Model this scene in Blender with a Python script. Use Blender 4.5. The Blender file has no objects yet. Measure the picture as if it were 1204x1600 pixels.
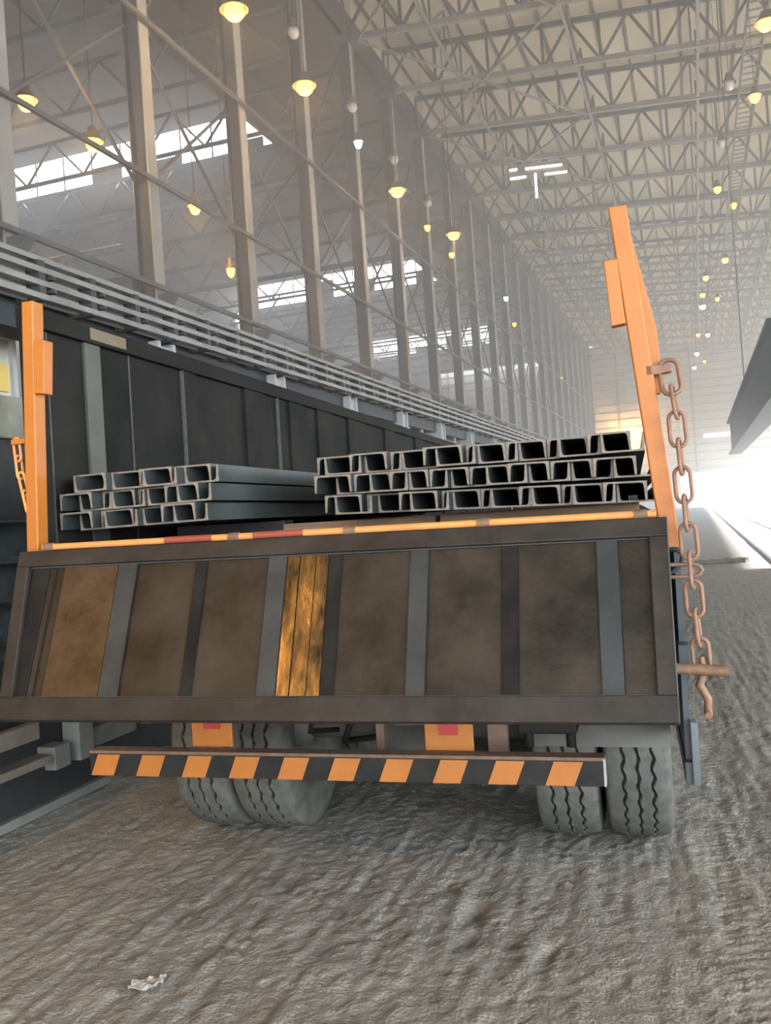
import bpy, math, random
import numpy as np
from mathutils import Vector, Matrix, Euler, noise
random.seed(7)
sc = bpy.context.scene
COL = sc.collection

# ------------------------------------------------------------------ camera
F, CXP, CYP, EYE, ROLL = 1400.0, 602.0, 800.0, 1.62, 0.07
v1 = Vector((1090 - CXP, 777 - CYP, F)).normalized()          # where the hall's long axis vanishes
dn = Vector((ROLL, 1.0, 0.0)); dn.z = -(dn.x * v1.x + dn.y * v1.y) / v1.z; dn.normalize()
upc = -dn
xc = v1.cross(upc)
if xc.x < 0: xc = -xc
right = Vector((xc.x, v1.x, upc.x)); down = Vector((xc.y, v1.y, upc.y)); fwd = Vector((xc.z, v1.z, upc.z))
cam_d = bpy.data.cameras.new('camera'); cam = bpy.data.objects.new('camera', cam_d); COL.objects.link(cam)
rot = Matrix((right, -down, -fwd)).transposed()
cam.matrix_world = Matrix.Translation((0, 0, EYE)) @ rot.to_4x4()
cam_d.sensor_fit = 'VERTICAL'; cam_d.sensor_height = 36.0; cam_d.lens = 36.0 * F / 1600.0
cam_d.clip_end = 600; cam_d.clip_start = 0.05
sc.camera = cam

# ------------------------------------------------------------------ world, sun, daylight, exposure
world = bpy.data.worlds.new('sky'); sc.world = world; world.use_nodes = True
bg = world.node_tree.nodes['Background']
bg.inputs[0].default_value = (0.80, 0.91, 1.0, 1); bg.inputs[1].default_value = 12.0

def lamp(name, typ, loc, energy, color=(1, 1, 1), **kw):
    d = bpy.data.lights.new(name, typ); d.energy = energy; d.color = color
    for k, v in kw.items(): setattr(d, k, v)
    o = bpy.data.objects.new(name, d); COL.objects.link(o); o.location = loc
    return o
def aim(o, target):
    o.rotation_euler = (Vector(target) - Vector(o.location)).to_track_quat('-Z', 'Y').to_euler()

sun = lamp('sun', 'SUN', (30, 60, 40), 85.0, (1.0, 0.99, 0.97), angle=0.02)
aim(sun, (30 - 1.0 * 10, 60 - 0.30 * 10, 40 - 0.425 * 10))
# daylight falling through the open rear of the hall (behind the camera) and the open right-hand side
day = lamp('daylight_rear_doorway', 'AREA', (6.0, -27.5, 7.5), 2200, (0.93, 0.97, 1.0), shape='RECTANGLE', size=16, size_y=14)
aim(day, (6.0, 0, 8.2))
side = lamp('daylight_right_side', 'AREA', (14.6, 75, 3.2), 9500, (0.88, 0.95, 1.0), shape='RECTANGLE', size=100, size_y=5.5)
for yy in (50.4, 86.4, 122.4):            # daylight through the saw-tooth gaps of the side bay roof
    q = lamp('daylight_roof_gap', 'AREA', (-33.2, yy, 26.05), 2200, (0.80, 0.90, 1.0), shape='RECTANGLE', size=21, size_y=2.3)
    q.rotation_euler = (math.radians(-52), 0, 0); q.data.spread = math.radians(110)
near = lamp('fill_right_side', 'AREA', (14.7, -9, 4.2), 4500, (0.95, 0.97, 1.0), shape='RECTANGLE', size=30, size_y=8)  # area fill added at an unseen side opening to light the right floor
near.rotation_euler = (math.radians(90), 0, math.radians(90))
side.rotation_euler = (math.radians(90), 0, math.radians(90))
sc.view_settings.view_transform = 'Standard'; sc.view_settings.look = 'None'
sc.view_settings.exposure = -0.3; sc.view_settings.gamma = 1.0; sc.view_settings.use_curve_mapping = False
sc.cycles.use_denoising = True
sc.cycles.max_bounces = 8; sc.cycles.diffuse_bounces = 5; sc.cycles.glossy_bounces = 3
sc.cycles.volume_bounces = 1; sc.cycles.transmission_bounces = 4
sc.cycles.sample_clamp_indirect = 6.0; sc.cycles.caustics_reflective = False; sc.cycles.caustics_refractive = False

# ------------------------------------------------------------------ materials
def mat(name, c1, c2=None, scale=6.0, rough=0.6, metal=0.0, bump=0.0, bscale=40.0, detail=6.0, stretch=None, spec=None, rough2=None, lo=0.35, hi=0.68):
    m = bpy.data.materials.new(name); m.use_nodes = True
    nt = m.node_tree; b = nt.nodes['Principled BSDF']
    b.inputs['Roughness'].default_value = rough; b.inputs['Metallic'].default_value = metal
    if spec is not None: b.inputs['Specular IOR Level'].default_value = spec
    if c2 is None:
        b.inputs['Base Color'].default_value = (*c1, 1)
    tc = nt.nodes.new('ShaderNodeTexCoord'); mp = nt.nodes.new('ShaderNodeMapping')
    nt.links.new(tc.outputs['Object'], mp.inputs['Vector'])
    if stretch: mp.inputs['Scale'].default_value = stretch
    if c2 is not None:
        n = nt.nodes.new('ShaderNodeTexNoise'); n.inputs['Scale'].default_value = scale; n.inputs['Detail'].default_value = detail
        n.inputs['Roughness'].default_value = 0.62
        r = nt.nodes.new('ShaderNodeValToRGB')
        r.color_ramp.elements[0].position = lo; r.color_ramp.elements[1].position = hi
        r.color_ramp.elements[0].color = (*c1, 1); r.color_ramp.elements[1].color = (*c2, 1)
        nt.links.new(mp.outputs[0], n.inputs['Vector']); nt.links.new(n.outputs['Fac'], r.inputs['Fac'])
        nt.links.new(r.outputs['Color'], b.inputs['Base Color'])
        if rough2 is not None:
            mr = nt.nodes.new('ShaderNodeMapRange'); mr.inputs['To Min'].default_value = rough; mr.inputs['To Max'].default_value = rough2
            mr.inputs['From Min'].default_value = lo; mr.inputs['From Max'].default_value = hi
            nt.links.new(n.outputs['Fac'], mr.inputs['Value']); nt.links.new(mr.outputs[0], b.inputs['Roughness'])
    if bump:
        n2 = nt.nodes.new('ShaderNodeTexNoise'); n2.inputs['Scale'].default_value = bscale; n2.inputs['Detail'].default_value = 5
        bp = nt.nodes.new('ShaderNodeBump'); bp.inputs['Strength'].default_value = bump; bp.inputs['Distance'].default_value = 0.02
        nt.links.new(mp.outputs[0], n2.inputs['Vector']); nt.links.new(n2.outputs['Fac'], bp.inputs['Height'])
        nt.links.new(bp.outputs[0], b.inputs['Normal'])
    return m
def emit(name, c, s):
    m = bpy.data.materials.new(name); m.use_nodes = True
    b = m.node_tree.nodes['Principled BSDF']
    b.inputs['Base Color'].default_value = (*c, 1)
    b.inputs['Emission Color'].default_value = (*c, 1); b.inputs['Emission Strength'].default_value = s
    return m

M = {}
M['dirt'] = mat('packed_dirt', (0.215, 0.200, 0.178), (0.310, 0.290, 0.260), 5.0, 0.95, 0, 0.6, 70, 10, spec=0.2)
M['roof'] = mat('cream_roof_sheet', (0.52, 0.455, 0.33), (0.61, 0.54, 0.41), 0.25, 0.8)
M['truss'] = mat('grey_truss_paint', (0.10, 0.096, 0.085), (0.155, 0.147, 0.13), 0.8, 0.7)
M['tie'] = mat('pale_tie_paint', (0.22, 0.21, 0.185), (0.29, 0.275, 0.245), 0.8, 0.6)
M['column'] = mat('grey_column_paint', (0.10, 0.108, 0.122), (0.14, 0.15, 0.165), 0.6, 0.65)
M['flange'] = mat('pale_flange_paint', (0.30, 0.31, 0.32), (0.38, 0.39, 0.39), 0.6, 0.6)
M['wall'] = mat('pale_wall_sheet', (0.42, 0.42, 0.41), (0.52, 0.51, 0.49), 0.2, 0.8)
M['sideroof'] = mat('brown_grey_side_roof', (0.10, 0.086, 0.078), (0.14, 0.122, 0.11), 0.3, 0.8)
M['darkwall'] = mat('dark_wall_sheet', (0.07, 0.075, 0.085), (0.11, 0.115, 0.125), 0.2, 0.8)
M['rackrail'] = mat('dusty_rail_steel', (0.17, 0.165, 0.16), (0.27, 0.26, 0.25), 1.5, 0.55, 0.2)
M['rackpanel'] = mat('pale_rack_panel', (0.44, 0.44, 0.45), (0.54, 0.54, 0.55), 1.2, 0.7)
M['rackdark'] = mat('dark_bracket_steel', (0.045, 0.045, 0.045), (0.07, 0.07, 0.07), 3, 0.6, 0.3)
M['orange'] = mat('orange_paint', (0.32, 0.102, 0.012), (0.385, 0.13, 0.018), 5, 0.5, 0, 0.05, 60)
M['orangedirty'] = mat('dusty_orange_paint', (0.50, 0.19, 0.06), (0.66, 0.25, 0.06), 14, 0.65)
M['black'] = mat('black_paint', (0.013, 0.0125, 0.012), (0.024, 0.022, 0.020), 9, 0.6, spec=0.2)
M['red'] = mat('red_reflector', (0.30, 0.010, 0.014), None, rough=0.3)
M['redpaint'] = mat('dull_red_paint', (0.22, 0.045, 0.025), None, rough=0.6)
M['gate'] = mat('brown_worn_steel', (0.008, 0.007, 0.0055), (0.049, 0.039, 0.029), 3.6, 0.36, 0.30, 0.08, 60, rough2=0.55, spec=0.22, lo=.30, hi=.74)
M['gateframe'] = mat('dark_brown_steel', (0.014, 0.012, 0.0105), (0.036, 0.030, 0.025), 5, 0.42, 0.15, 0.06, 60, rough2=0.6, spec=0.25)
M['gatebar'] = mat('bluish_bar_steel', (0.022, 0.0255, 0.027), (0.038, 0.0425, 0.043), 5, 0.45, 0.15, 0.05, 70, spec=0.25)
M['gatedark'] = mat('blackened_bar_steel', (0.006, 0.0055, 0.005), (0.016, 0.014, 0.012), 6, 0.65, 0.0, 0.05, 70, spec=0.15)
M['bright'] = mat('rubbed_steel_amber_glint', (0.022, 0.017, 0.010), (0.22, 0.145, 0.060), 5, 0.42, 0.85, 0.10, 40, stretch=(2.4, .7, .7), rough2=0.22, lo=.40, hi=.66)  # bare steel with a golden lamp reflection mixed into its base colour
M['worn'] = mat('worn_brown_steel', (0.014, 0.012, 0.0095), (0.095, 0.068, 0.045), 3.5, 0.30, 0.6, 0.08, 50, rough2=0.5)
M['board'] = mat('black_sideboard_steel', (0.007, 0.007, 0.0068), (0.019, 0.0175, 0.015), 2.2, 0.8, 0.0, 0.06, 40, spec=0.15)
M['boardrib'] = mat('greenish_grey_rib', (0.045, 0.050, 0.040), (0.062, 0.067, 0.054), 5, 0.6)
M['boardtan'] = mat('tan_bare_patch', (0.10, 0.078, 0.048), (0.14, 0.11, 0.07), 8, 0.65)
M['seam'] = mat('pale_weld_seam', (0.045, 0.045, 0.042), (0.075, 0.075, 0.07), 20, 0.6)
M['deck'] = mat('dark_deck_steel', (0.03, 0.028, 0.025), (0.06, 0.055, 0.048), 4, 0.7, 0.2)
M['chan'] = mat('mill_scale_steel', (0.042, 0.052, 0.054), (0.075, 0.086, 0.085), 4, 0.50, 0.35, 0.05, 60)
M['chanend'] = mat('cut_end_steel', (0.12, 0.10, 0.082), (0.22, 0.19, 0.16), 40, 0.55, 0.15)
M['wood'] = mat('brown_timber', (0.20, 0.12, 0.065), (0.30, 0.20, 0.12), 5, 0.8, 0, 0.1, 30, stretch=(0.4, 3, 6))
M['tyre'] = mat('dusty_rubber', (0.08, 0.078, 0.069), (0.128, 0.124, 0.11), 12, 0.9, spec=0.2)
M['groove'] = mat('dark_groove_rubber', (0.016, 0.016, 0.016), (0.03, 0.03, 0.03), 12, 0.9, spec=0.2)
M['rim'] = mat('dirty_rim_steel', (0.09, 0.085, 0.08), (0.15, 0.14, 0.125), 8, 0.7, 0.3)
M['chassis'] = mat('dusty_chassis_steel', (0.035, 0.033, 0.030), (0.085, 0.078, 0.068), 6, 0.75, 0.1)
M['rustpost'] = mat('rusty_brown_bracket', (0.13, 0.08, 0.055), (0.19, 0.12, 0.085), 8, 0.8)
M['mud'] = mat('grey_mudguard', (0.10, 0.097, 0.088), (0.15, 0.146, 0.132), 4, 0.7)
M['chain'] = mat('rusty_orange_chain', (0.15, 0.080, 0.052), (0.23, 0.125, 0.08), 25, 0.65, 0.1)
M['rust'] = mat('rust', (0.12, 0.072, 0.046), (0.19, 0.115, 0.072), 25, 0.7, 0.2)
M['bluebar'] = mat('dark_blue_grey_steel', (0.035, 0.045, 0.055), (0.06, 0.072, 0.082), 5, 0.5, 0.3)
M['conv'] = mat('grey_green_frame_paint', (0.12, 0.123, 0.109), (0.17, 0.17, 0.152), 5, 0.65)
M['convdark'] = mat('dark_side_plate', (0.022, 0.023, 0.0245), (0.038, 0.04, 0.041), 3, 0.5, 0.2)
M['convbrown'] = mat('brown_dusty_ledge', (0.12, 0.10, 0.08), (0.18, 0.15, 0.125), 5, 0.7)
M['beam'] = mat('blue_grey_steel_beam', (0.06, 0.075, 0.085), (0.13, 0.15, 0.165), 3, 0.42, 0.4)
M['concrete'] = mat('stained_concrete', (0.16, 0.155, 0.12), (0.33, 0.32, 0.26), 1.8, 0.9, 0, 0.1, 20)
M['cream'] = mat('cream_hut_panel', (0.62, 0.60, 0.52), (0.70, 0.68, 0.60), 2, 0.6)
M['yellow'] = mat('lit_window_yellow', (0.75, 0.55, 0.16), None, rough=0.6)
M['lampbody'] = mat('grey_lamp_housing', (0.22, 0.2, 0.17), (0.3, 0.27, 0.23), 6, 0.5, 0.4)
M['glass'] = mat('unlit_lamp_glass', (0.55, 0.55, 0.55), None, rough=0.12)
M['sodium'] = emit('sodium_glow', (1.0, 0.37, 0.04), 14.0)
M['cool'] = emit('cool_white_glow', (0.85, 0.95, 1.0), 26.0)
M['tube'] = emit('white_slit_glow', (0.88, 0.95, 1.0), 9.0)
M['plastic'] = mat('crumpled_film', (0.26, 0.245, 0.22), (0.50, 0.48, 0.44), 40, 0.25)
M['plate'] = mat('faded_plate', (0.09, 0.09, 0.082), (0.12, 0.12, 0.11), 9, 0.6)
M['letters'] = mat('faded_letters', (0.21, 0.205, 0.19), None, rough=0.7)
M['darkgap'] = mat('dark_girder_paint', (0.018, 0.024, 0.03), (0.03, 0.037, 0.044), 0.4, 0.7)

# ------------------------------------------------------------------ mesh helpers
class MB:
    def __init__(s): s.v = []; s.f = []; s.m = []; s.sm = []
    def add(s, vs, fs, mi=0, smooth=False):
        o = len(s.v); s.v += [tuple(v) for v in vs]
        for f in fs: s.f.append(tuple(i + o for i in f)); s.m.append(mi); s.sm.append(smooth)
        return s
    def box(s, x0, x1, y0, y1, z0, z1, mi=0):
        vs = [(x, y, z) for z in (z0, z1) for y in (y0, y1) for x in (x0, x1)]
        return s.add(vs, [(0, 2, 3, 1), (4, 5, 7, 6), (0, 1, 5, 4), (2, 6, 7, 3), (0, 4, 6, 2), (1, 3, 7, 5)], mi)
    def hexa(s, bottom, top, mi=0):
        return s.add(list(bottom) + list(top), [(3, 2, 1, 0), (4, 5, 6, 7), (0, 1, 5, 4), (1, 2, 6, 5), (2, 3, 7, 6), (3, 0, 4, 7)], mi)
    def bar(s, p, q, w, h=None, mi=0, up=(0, 0, 1)):
        p, q = Vector(p), Vector(q); h = h or w; d = (q - p).normalized()
        u = Vector(up)
        if abs(d.dot(u)) > 0.98: u = Vector((0, 1, 0)) if abs(d.y) < 0.9 else Vector((1, 0, 0))
        a = d.cross(u).normalized() * (w / 2); b = a.cross(d).normalized() * (h / 2)
        vs = [p - a - b, p + a - b, p + a + b, p - a + b, q - a - b, q + a - b, q + a + b, q - a + b]
        return s.add(vs, [(0, 3, 2, 1), (4, 5, 6, 7), (0, 1, 5, 4), (1, 2, 6, 5), (2, 3, 7, 6), (3, 0, 4, 7)], mi)
    def tube(s, pts, r, n=10, mi=0, closed=False, caps=True):
        pts = [Vector(p) for p in pts]; k = len(pts); rings = []
        prev = None
        for i, p in enumerate(pts):
            if closed: d = pts[(i + 1) % k] - pts[i - 1]
            else: d = pts[min(i + 1, k - 1)] - pts[max(i - 1, 0)]
            d.normalize()
            if prev is None:
                a = d.orthogonal().normalized()
            else:
                a = (prev - d * prev.dot(d)); a = a.normalized() if a.length > 1e-6 else d.orthogonal().normalized()
            prev = a; b = d.cross(a)
            rr = r[i] if isinstance(r, (list, tuple)) else r
            rings.append([p + a * (rr * math.cos(2 * math.pi * j / n)) + b * (rr * math.sin(2 * math.pi * j / n)) for j in range(n)])
        vs = [v for ring in rings for v in ring]; fs = []
        for i in range(k if closed else k - 1):
            i2 = (i + 1) % k
            for j in range(n):
                j2 = (j + 1) % n
                fs.append((i * n + j, i * n + j2, i2 * n + j2, i2 * n + j))
        s.add(vs, fs, mi, True)
        if caps and not closed:
            s.add(rings[0], [tuple(range(n - 1, -1, -1))], mi); s.add(rings[-1], [tuple(range(n))], mi)
        return s
    def lathe(s, prof, n=24, mi=0, axis='z', c=(0, 0, 0)):
        vs = []; fs = []; k = len(prof)
        for i in range(n):
            t = 2 * math.pi * i / n
            for (r, h) in prof:
                if axis == 'z': vs.append((c[0] + r * math.cos(t), c[1] + r * math.sin(t), c[2] + h))
                else: vs.append((c[0] + h, c[1] + r * math.cos(t), c[2] + r * math.sin(t)))
        for i in range(n):
            i2 = (i + 1) % n
            for j in range(k - 1): fs.append((i * k + j, i2 * k + j, i2 * k + j + 1, i * k + j + 1))
        return s.add(vs, fs, mi, True)
    def prism(s, poly, y0, y1, mi=0):           # polygon in x,z extruded along y
        n = len(poly)
        vs = [(x, y0, z) for x, z in poly] + [(x, y1, z) for x, z in poly]
        fs = [tuple(range(n)), tuple(range(2 * n - 1, n - 1, -1))] + [(i, i + n, (i + 1) % n + n, (i + 1) % n) for i in range(n)]
        return s.add(vs, fs, mi)
    def mesh(s, name, mats):
        me = bpy.data.meshes.new(name); me.from_pydata(s.v, [], s.f); me.update()
        for m in (mats if isinstance(mats, (list, tuple)) else [mats]): me.materials.append(m)
        me.polygons.foreach_set('material_index', s.m); me.polygons.foreach_set('use_smooth', s.sm)
        return me
    def build(s, name, mats, parent=None, bevel=0):
        o = bpy.data.objects.new(name, s.mesh(name, mats)); COL.objects.link(o); o.parent = parent
        if bevel:
            b = o.modifiers.new('bevel', 'BEVEL'); b.width = bevel; b.segments = 2; b.limit_method = 'ANGLE'
        return o
def tag(o, label=None, cat=None, group=None, kind=None):
    for k, v in (('label', label), ('category', cat), ('group', group), ('kind', kind)):
        if v: o[k] = v
    return o
def empty(name, loc=(0, 0, 0), label=None, cat=None, group=None):
    o = bpy.data.objects.new(name, None); COL.objects.link(o); o.location = loc
    return tag(o, label, cat, group)
def inst(name, me, parent=None, loc=(0, 0, 0), rot=None):
    o = bpy.data.objects.new(name, me); COL.objects.link(o); o.parent = parent; o.location = loc
    if rot: o.rotation_euler = rot
    return o
def struct(o): o['kind'] = 'structure'; return o
def copy_tree(o, parent=None):
    c = o.copy(); COL.objects.link(c); c.parent = parent
    for ch in list(o.children): copy_tree(ch, c)
    return c
ORD = ['nearest', 'second', 'third', 'fourth', 'fifth', 'sixth', 'seventh', 'eighth', 'ninth', 'tenth', 'eleventh', 'twelfth', 'thirteenth',
       'fourteenth', 'fifteenth', 'sixteenth', 'seventeenth', 'eighteenth', 'nineteenth', 'twentieth', 'twenty-first', 'twenty-second', 'twenty-third', 'twenty-fourth']

# ------------------------------------------------------------------ floor
END = 160.0
def height(x, y):
    u = x + 0.06 * y
    w = 0.25 * noise.noise((x * 0.7, y * 0.35, 3.1))
    rut = 0.32 * noise.noise((u * 9 + w * 4, y * 0.8, 0.0)) + 0.7 * noise.noise((u * 21, y * 1.7, 5.0)) + 0.5 * noise.noise((u * 38, y * 3.5, 15.0))
    lump = noise.noise((x * 4.5, y * 4.0, 9.0)) + 0.6 * noise.noise((x * 11, y * 10, 2.0))
    grit = noise.noise((x * 24, y * 21, 4.0)) + 0.8 * noise.noise((x * 46, y * 42, 8.0))
    amt = 0.55 + 0.7 * noise.noise((x * 0.6, y * 0.5, 20.0))
    amt = max(0.15, min(1.1, amt)) * (1.0 if y < 9 else max(0.25, 1 - (y - 9) / 12))
    h = amt * (0.017 * rut + 0.005 * lump) + 0.0085 * grit * (1 if y < 9 else 0.4)
    xt = -0.02 - 0.05 * (y - 3)                                  # tread print by the right wheels
    d = abs(x - xt - 0.16)
    if d < 0.14: h += 0.005 * math.sin(2 * math.pi * (y + d * 0.5) / 0.062) - 0.006
    for (px, py, r, dep) in ((-0.97, 3.56, 0.07, 0.030), (-0.95, 3.3, 0.05, 0.022), (-0.62, 3.28, 0.045, 0.020), (-1.15, 3.75, 0.05, 0.015)):
        q = ((x - px) * 1.6) ** 2 + ((y - py) * 0.8) ** 2
        if q < r * r * 4: h -= dep * math.exp(-q / (r * r))
    return h - 0.004
def coords(a, b, step, far, g):
    out = list(np.arange(a, b, step)); s = step; v = out[-1]
    while v < far: s *= g; v += s; out.append(min(v, far))
    s = step; v = a; pre = []
    return out
xs = coords(-4.4, 3.0, 0.021, 34.0, 1.22)
s = 0.021; v = xs[0]; pre = []
while v > -42: s *= 1.22; v -= s; pre.append(max(v, -42))
xs = pre[::-1] + xs
ys = [-30, -20, -12, -6, -3, -1, 0.3, 0.9, 1.2] + coords(1.4, 7.5, 0.021, END + 12, 1.035)
nx, ny = len(xs), len(ys)
vv = np.zeros((ny, nx, 3), dtype=np.float32)
for j, y in enumerate(ys):
    for i, x in enumerate(xs):
        near = (-6.5 < x < 5) and (1 < y < 26)
        vv[j, i] = (x, y, height(x, y) if near else -0.004 + (0.02 * noise.noise((x * .5, y * .3, 1)) if x > -20 and y > 20 else 0) * 0.5)
me = bpy.data.meshes.new('floor')
idx = np.arange(nx * ny).reshape(ny, nx)
quads = np.stack([idx[:-1, :-1], idx[:-1, 1:], idx[1:, 1:], idx[1:, :-1]], -1).reshape(-1, 4)
me.from_pydata(vv.reshape(-1, 3).tolist(), [], quads.tolist()); me.update()
me.polygons.foreach_set('use_smooth', [True] * len(me.polygons)); me.materials.append(M['dirt'])
fl = bpy.data.objects.new('floor', me); COL.objects.link(fl); struct(fl)
# sun-bleached yard outside the open end and right side
struct(MB().box(-60, 140, END + 12, END + 160, -0.3, -0.02).build('floor_yard', mat('yard_dirt', (0.4, 0.38, 0.34), (0.5, 0.48, 0.44), 0.3, 0.95)))
struct(MB().box(34, 140, -40, END + 12, -0.3, -0.02).build('floor_side_yard', M['dirt']))

# ------------------------------------------------------------------ hall shell
XL, XR, XLL = -15.5, 15.0, -44.0
SL = 0.078
def chord_z(x): return 26.4 - SL * (x - XL)
TD = 2.3
def roof_z(x): return chord_z(x) + TD + 0.35
c = MB()
c.hexa([(XL - .6, -28, roof_z(XL - .6)), (XR, -28, roof_z(XR)), (XR, END, roof_z(XR)), (XL - .6, END, roof_z(XL - .6))],
       [(XL - .6, -28, roof_z(XL - .6) + .15), (XR, -28, roof_z(XR) + .15), (XR, END, roof_z(XR) + .15), (XL - .6, END, roof_z(XL - .6) + .15)])
ceil = struct(c.build('ceiling', M['roof']))
pm = MB().box(-.06, .06, -28, END, -.2, 0).mesh('purlin', M['truss'])
for k in range(21):
    x = XL + 0.4 + k * 1.45
    inst('purlin', pm, ceil, (x, 0, roof_z(x)))
struct(MB().box(XLL - .2, XLL, -28, END, 0, 28).build('wall_left', M['darkwall']))
w = MB()
w.box(XR, XR + .2, -28, -24.5, 0, 8.5); w.box(XR, XR + .2, 6, 25, 0, 8.5); w.box(XR, XR + .2, 25, END, 6.0, 8.5); w.box(XR, XR + .2, -28, END, 8.5, roof_z(XR))
struct(w.build('wall_right', M['wall']))  # unseen gap beside the camera, opened for the added side fill
# far end wall with its open doorway
DX0, DX1, DH = -2.6, 14.6, 5.8
w = MB()
w.box(XLL, DX0, END, END + .25, 0, 29); w.box(DX1, XR + .2, END, END + .25, 0, 29); w.box(DX0, DX1, END, END + .25, DH, 29)
wall_far = struct(w.build('wall_far', M['wall']))
tm = MB()
for k in range(16): tm.box(XLL, XR, END - .12, END, 6.4 + k * 1.35, 6.55 + k * 1.35)
for k in range(8): tm.box(XLL + 2 + k * 6, XLL + 2.3 + k * 6, END - .2, END, 5.9, 28)
tm.build('trim_1', M['truss'], wall_far)
# glowing strips standing in for daylight through slits in the cladding
tz = MB().box(1.6, 7.0, END - .16, END - .05, 11.6, 12.1).build('window_glow_1', M['tube'], None); struct(tz)
struct(MB().box(-13.5, -8.2, END - .16, END - .05, 10.15, 10.5).build('window_glow_2', M['tube']))
# rear wall behind the photographer, with the wide open doorway the daylight comes through
w = MB()
w.box(XLL, -2.0, -28.2, -28, 0, 29); w.box(-2.0, XR + .2, -28.2, -28, 15, 29)
struct(w.build('wall_rear', M['wall']))

# saw-tooth roof of the side bay: low at the near edge, high at the far edge, open glazing gap between strips
saw = [50.0 + 36.0 * k for k in range(-3, 4)]
SZ0, SZ1, SXR = 24.8, 27.3, -22.5
for k in range(len(saw) - 1):
    y0, y1 = max(saw[k], -28), min(saw[k + 1], END)
    z0, z1 = SZ0, SZ1
    mb = MB().hexa([(XLL, y0, z0), (SXR, y0, z0), (SXR, y1, z1), (XLL, y1, z1)], [(XLL, y0, z0 + .12), (SXR, y0, z0 + .12), (SXR, y1, z1 + .12), (XLL, y1, z1 + .12)])
    o = struct(mb.build('ceiling_side_bay', M['sideroof']))
    for q in range(10):
        x = XLL + 1.0 + q * 2.25
        MB().box(x - .06, x + .06, y0 - .05, y0 + .05, z0, z1).build('glazing_bar', M['truss'], o)
        if q in (3, 5, 8): MB().box(x, x + (2.25 if q != 8 else 1.3), y0 - .03, y0 + .03, z0, z0 + (1.3, 1.9, .9)[(q + k) % 3]).build('closed_pane', M['sideroof'], o)
struct(MB().box(SXR - .1, XL - .5, -28, END, 27.4, 27.6).build('ceiling_gutter', M['sideroof']))
struct(MB().box(SXR - .1, SXR + .1, -28, END, 24.6, 27.4).build('trim_2', M['sideroof']))
struct(MB().box(XL - .7, XL - .55, -28, END, 27.4, roof_z(XL)).build('wall_left_upper', M['darkwall']))

# ------------------------------------------------------------------ roof trusses across the main hall
BAY = 6.4
ROWS = [24.0 + BAY * k for k in range(-5, 22)]
ROWS = [y for y in ROWS if y < END - 2]
NP = 10
def node(i, top): x = XL + (XR - XL) * i / NP; return Vector((x, 0, chord_z(x) + (TD if top else 0)))
bot_me = MB().bar(node(0, 0), node(NP, 0), .22, .30).mesh('bottom_chord', M['tie'])
top_me = MB().bar(node(0, 1), node(NP, 1), .22, .26).mesh('top_chord', M['truss'])
web_parts = []
for i in range(NP):
    a, b = node(i, 0), node(i + 1, 0); m = (node(i, 1) + node(i + 1, 1)) / 2
    web_parts += [(a, m, .14), (b, m, .14), (a, node(i, 1), .15)]
    if i % 2: web_parts += [((a + b) / 2, m, .09)]
web_me = [MB().bar(p, q, wd, wd).mesh('web_member', M['truss']) for p, q, wd in web_parts]
far_mb = MB()
for p, q, wd in web_parts: far_mb.bar(p, q, wd, wd)
far_me = far_mb.mesh('web', M['truss'])
for k, y in enumerate(ROWS):
    t = empty('roof_truss', (0, y, 0), 'grey lattice truss spanning the hall under the cream roof sheets', 'truss', 'roof trusses of the main hall')
    inst('bottom_chord', bot_me, t); inst('top_chord', top_me, t)
    if 30 < y < 70:
        for wm in web_me: inst('web_member', wm, t)
    else:
        inst('web', far_me, t)
# long lattice braces running the length of the hall
for q, (x, lab) in enumerate([(-11.0, 'nearest the left columns'), (-4.6, 'second from the left columns'), (1.6, 'running straight away above the truck\'s right side'), (7.8, 'farthest right under the roof')]):
    t = empty('roof_brace', (x, 0, chord_z(x)), 'pale steel lattice brace along the roof, ' + lab, 'brace', 'lengthwise roof braces')
    rod = MB().bar((0, -8, 0), (0, END, 0), .15, .15).build('tie_rod', M['tie'], t)
    bm_ = MB(); bm_.bar((0, 0, 0), (0, BAY / 2, TD), .10).bar((0, BAY, 0), (0, BAY / 2, TD), .10).bar((0, BAY / 2, 0), (0, BAY / 2, TD), .08)
    bme = bm_.mesh('brace_bay', M['truss'])
    for y in ROWS[:-1]: inst('brace_bay', bme, t, (0, y, 0))
# diagonal wind bracing in the plane of the bottom chords (near the left columns)
for q in range(4, 16, 2):
    y = ROWS[q]
    t = empty('wind_brace', (0, y, 0), 'pale crossed wind brace rods under the roof by the left columns', 'brace', 'wind braces by the left columns')
    for (xa, ya, xb, yb) in ((XL + .7, 0, -4.8, BAY * 2), (-4.8, 0, XL + .7, BAY * 2)):
        MB().bar((xa, ya, chord_z(xa) - .2), (xb, yb, chord_z(xb) - .2), .11).build('brace_rod', M['tie'], t)
# catwalk under the right part of the roof
t = empty('roof_catwalk', (4.2, 0, chord_z(4.2) - .6), 'narrow ladder-like catwalk hung lengthwise under the right part of the roof', 'catwalk')
MB().bar((-.45, 10, 0), (-.45, END, 0), .10, .2).build('side_rail', M['truss'], t)
MB().bar((.45, 10, 0), (.45, END, 0), .10, .2).build('side_rail', M['truss'], t)
rung = MB().bar((-.45, 0, 0), (.45, 0, 0), .08, .08).mesh('rung', M['tie'])
for k in range(90): inst('rung', rung, t, (0, 30 + k * 0.75, 0))

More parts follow.
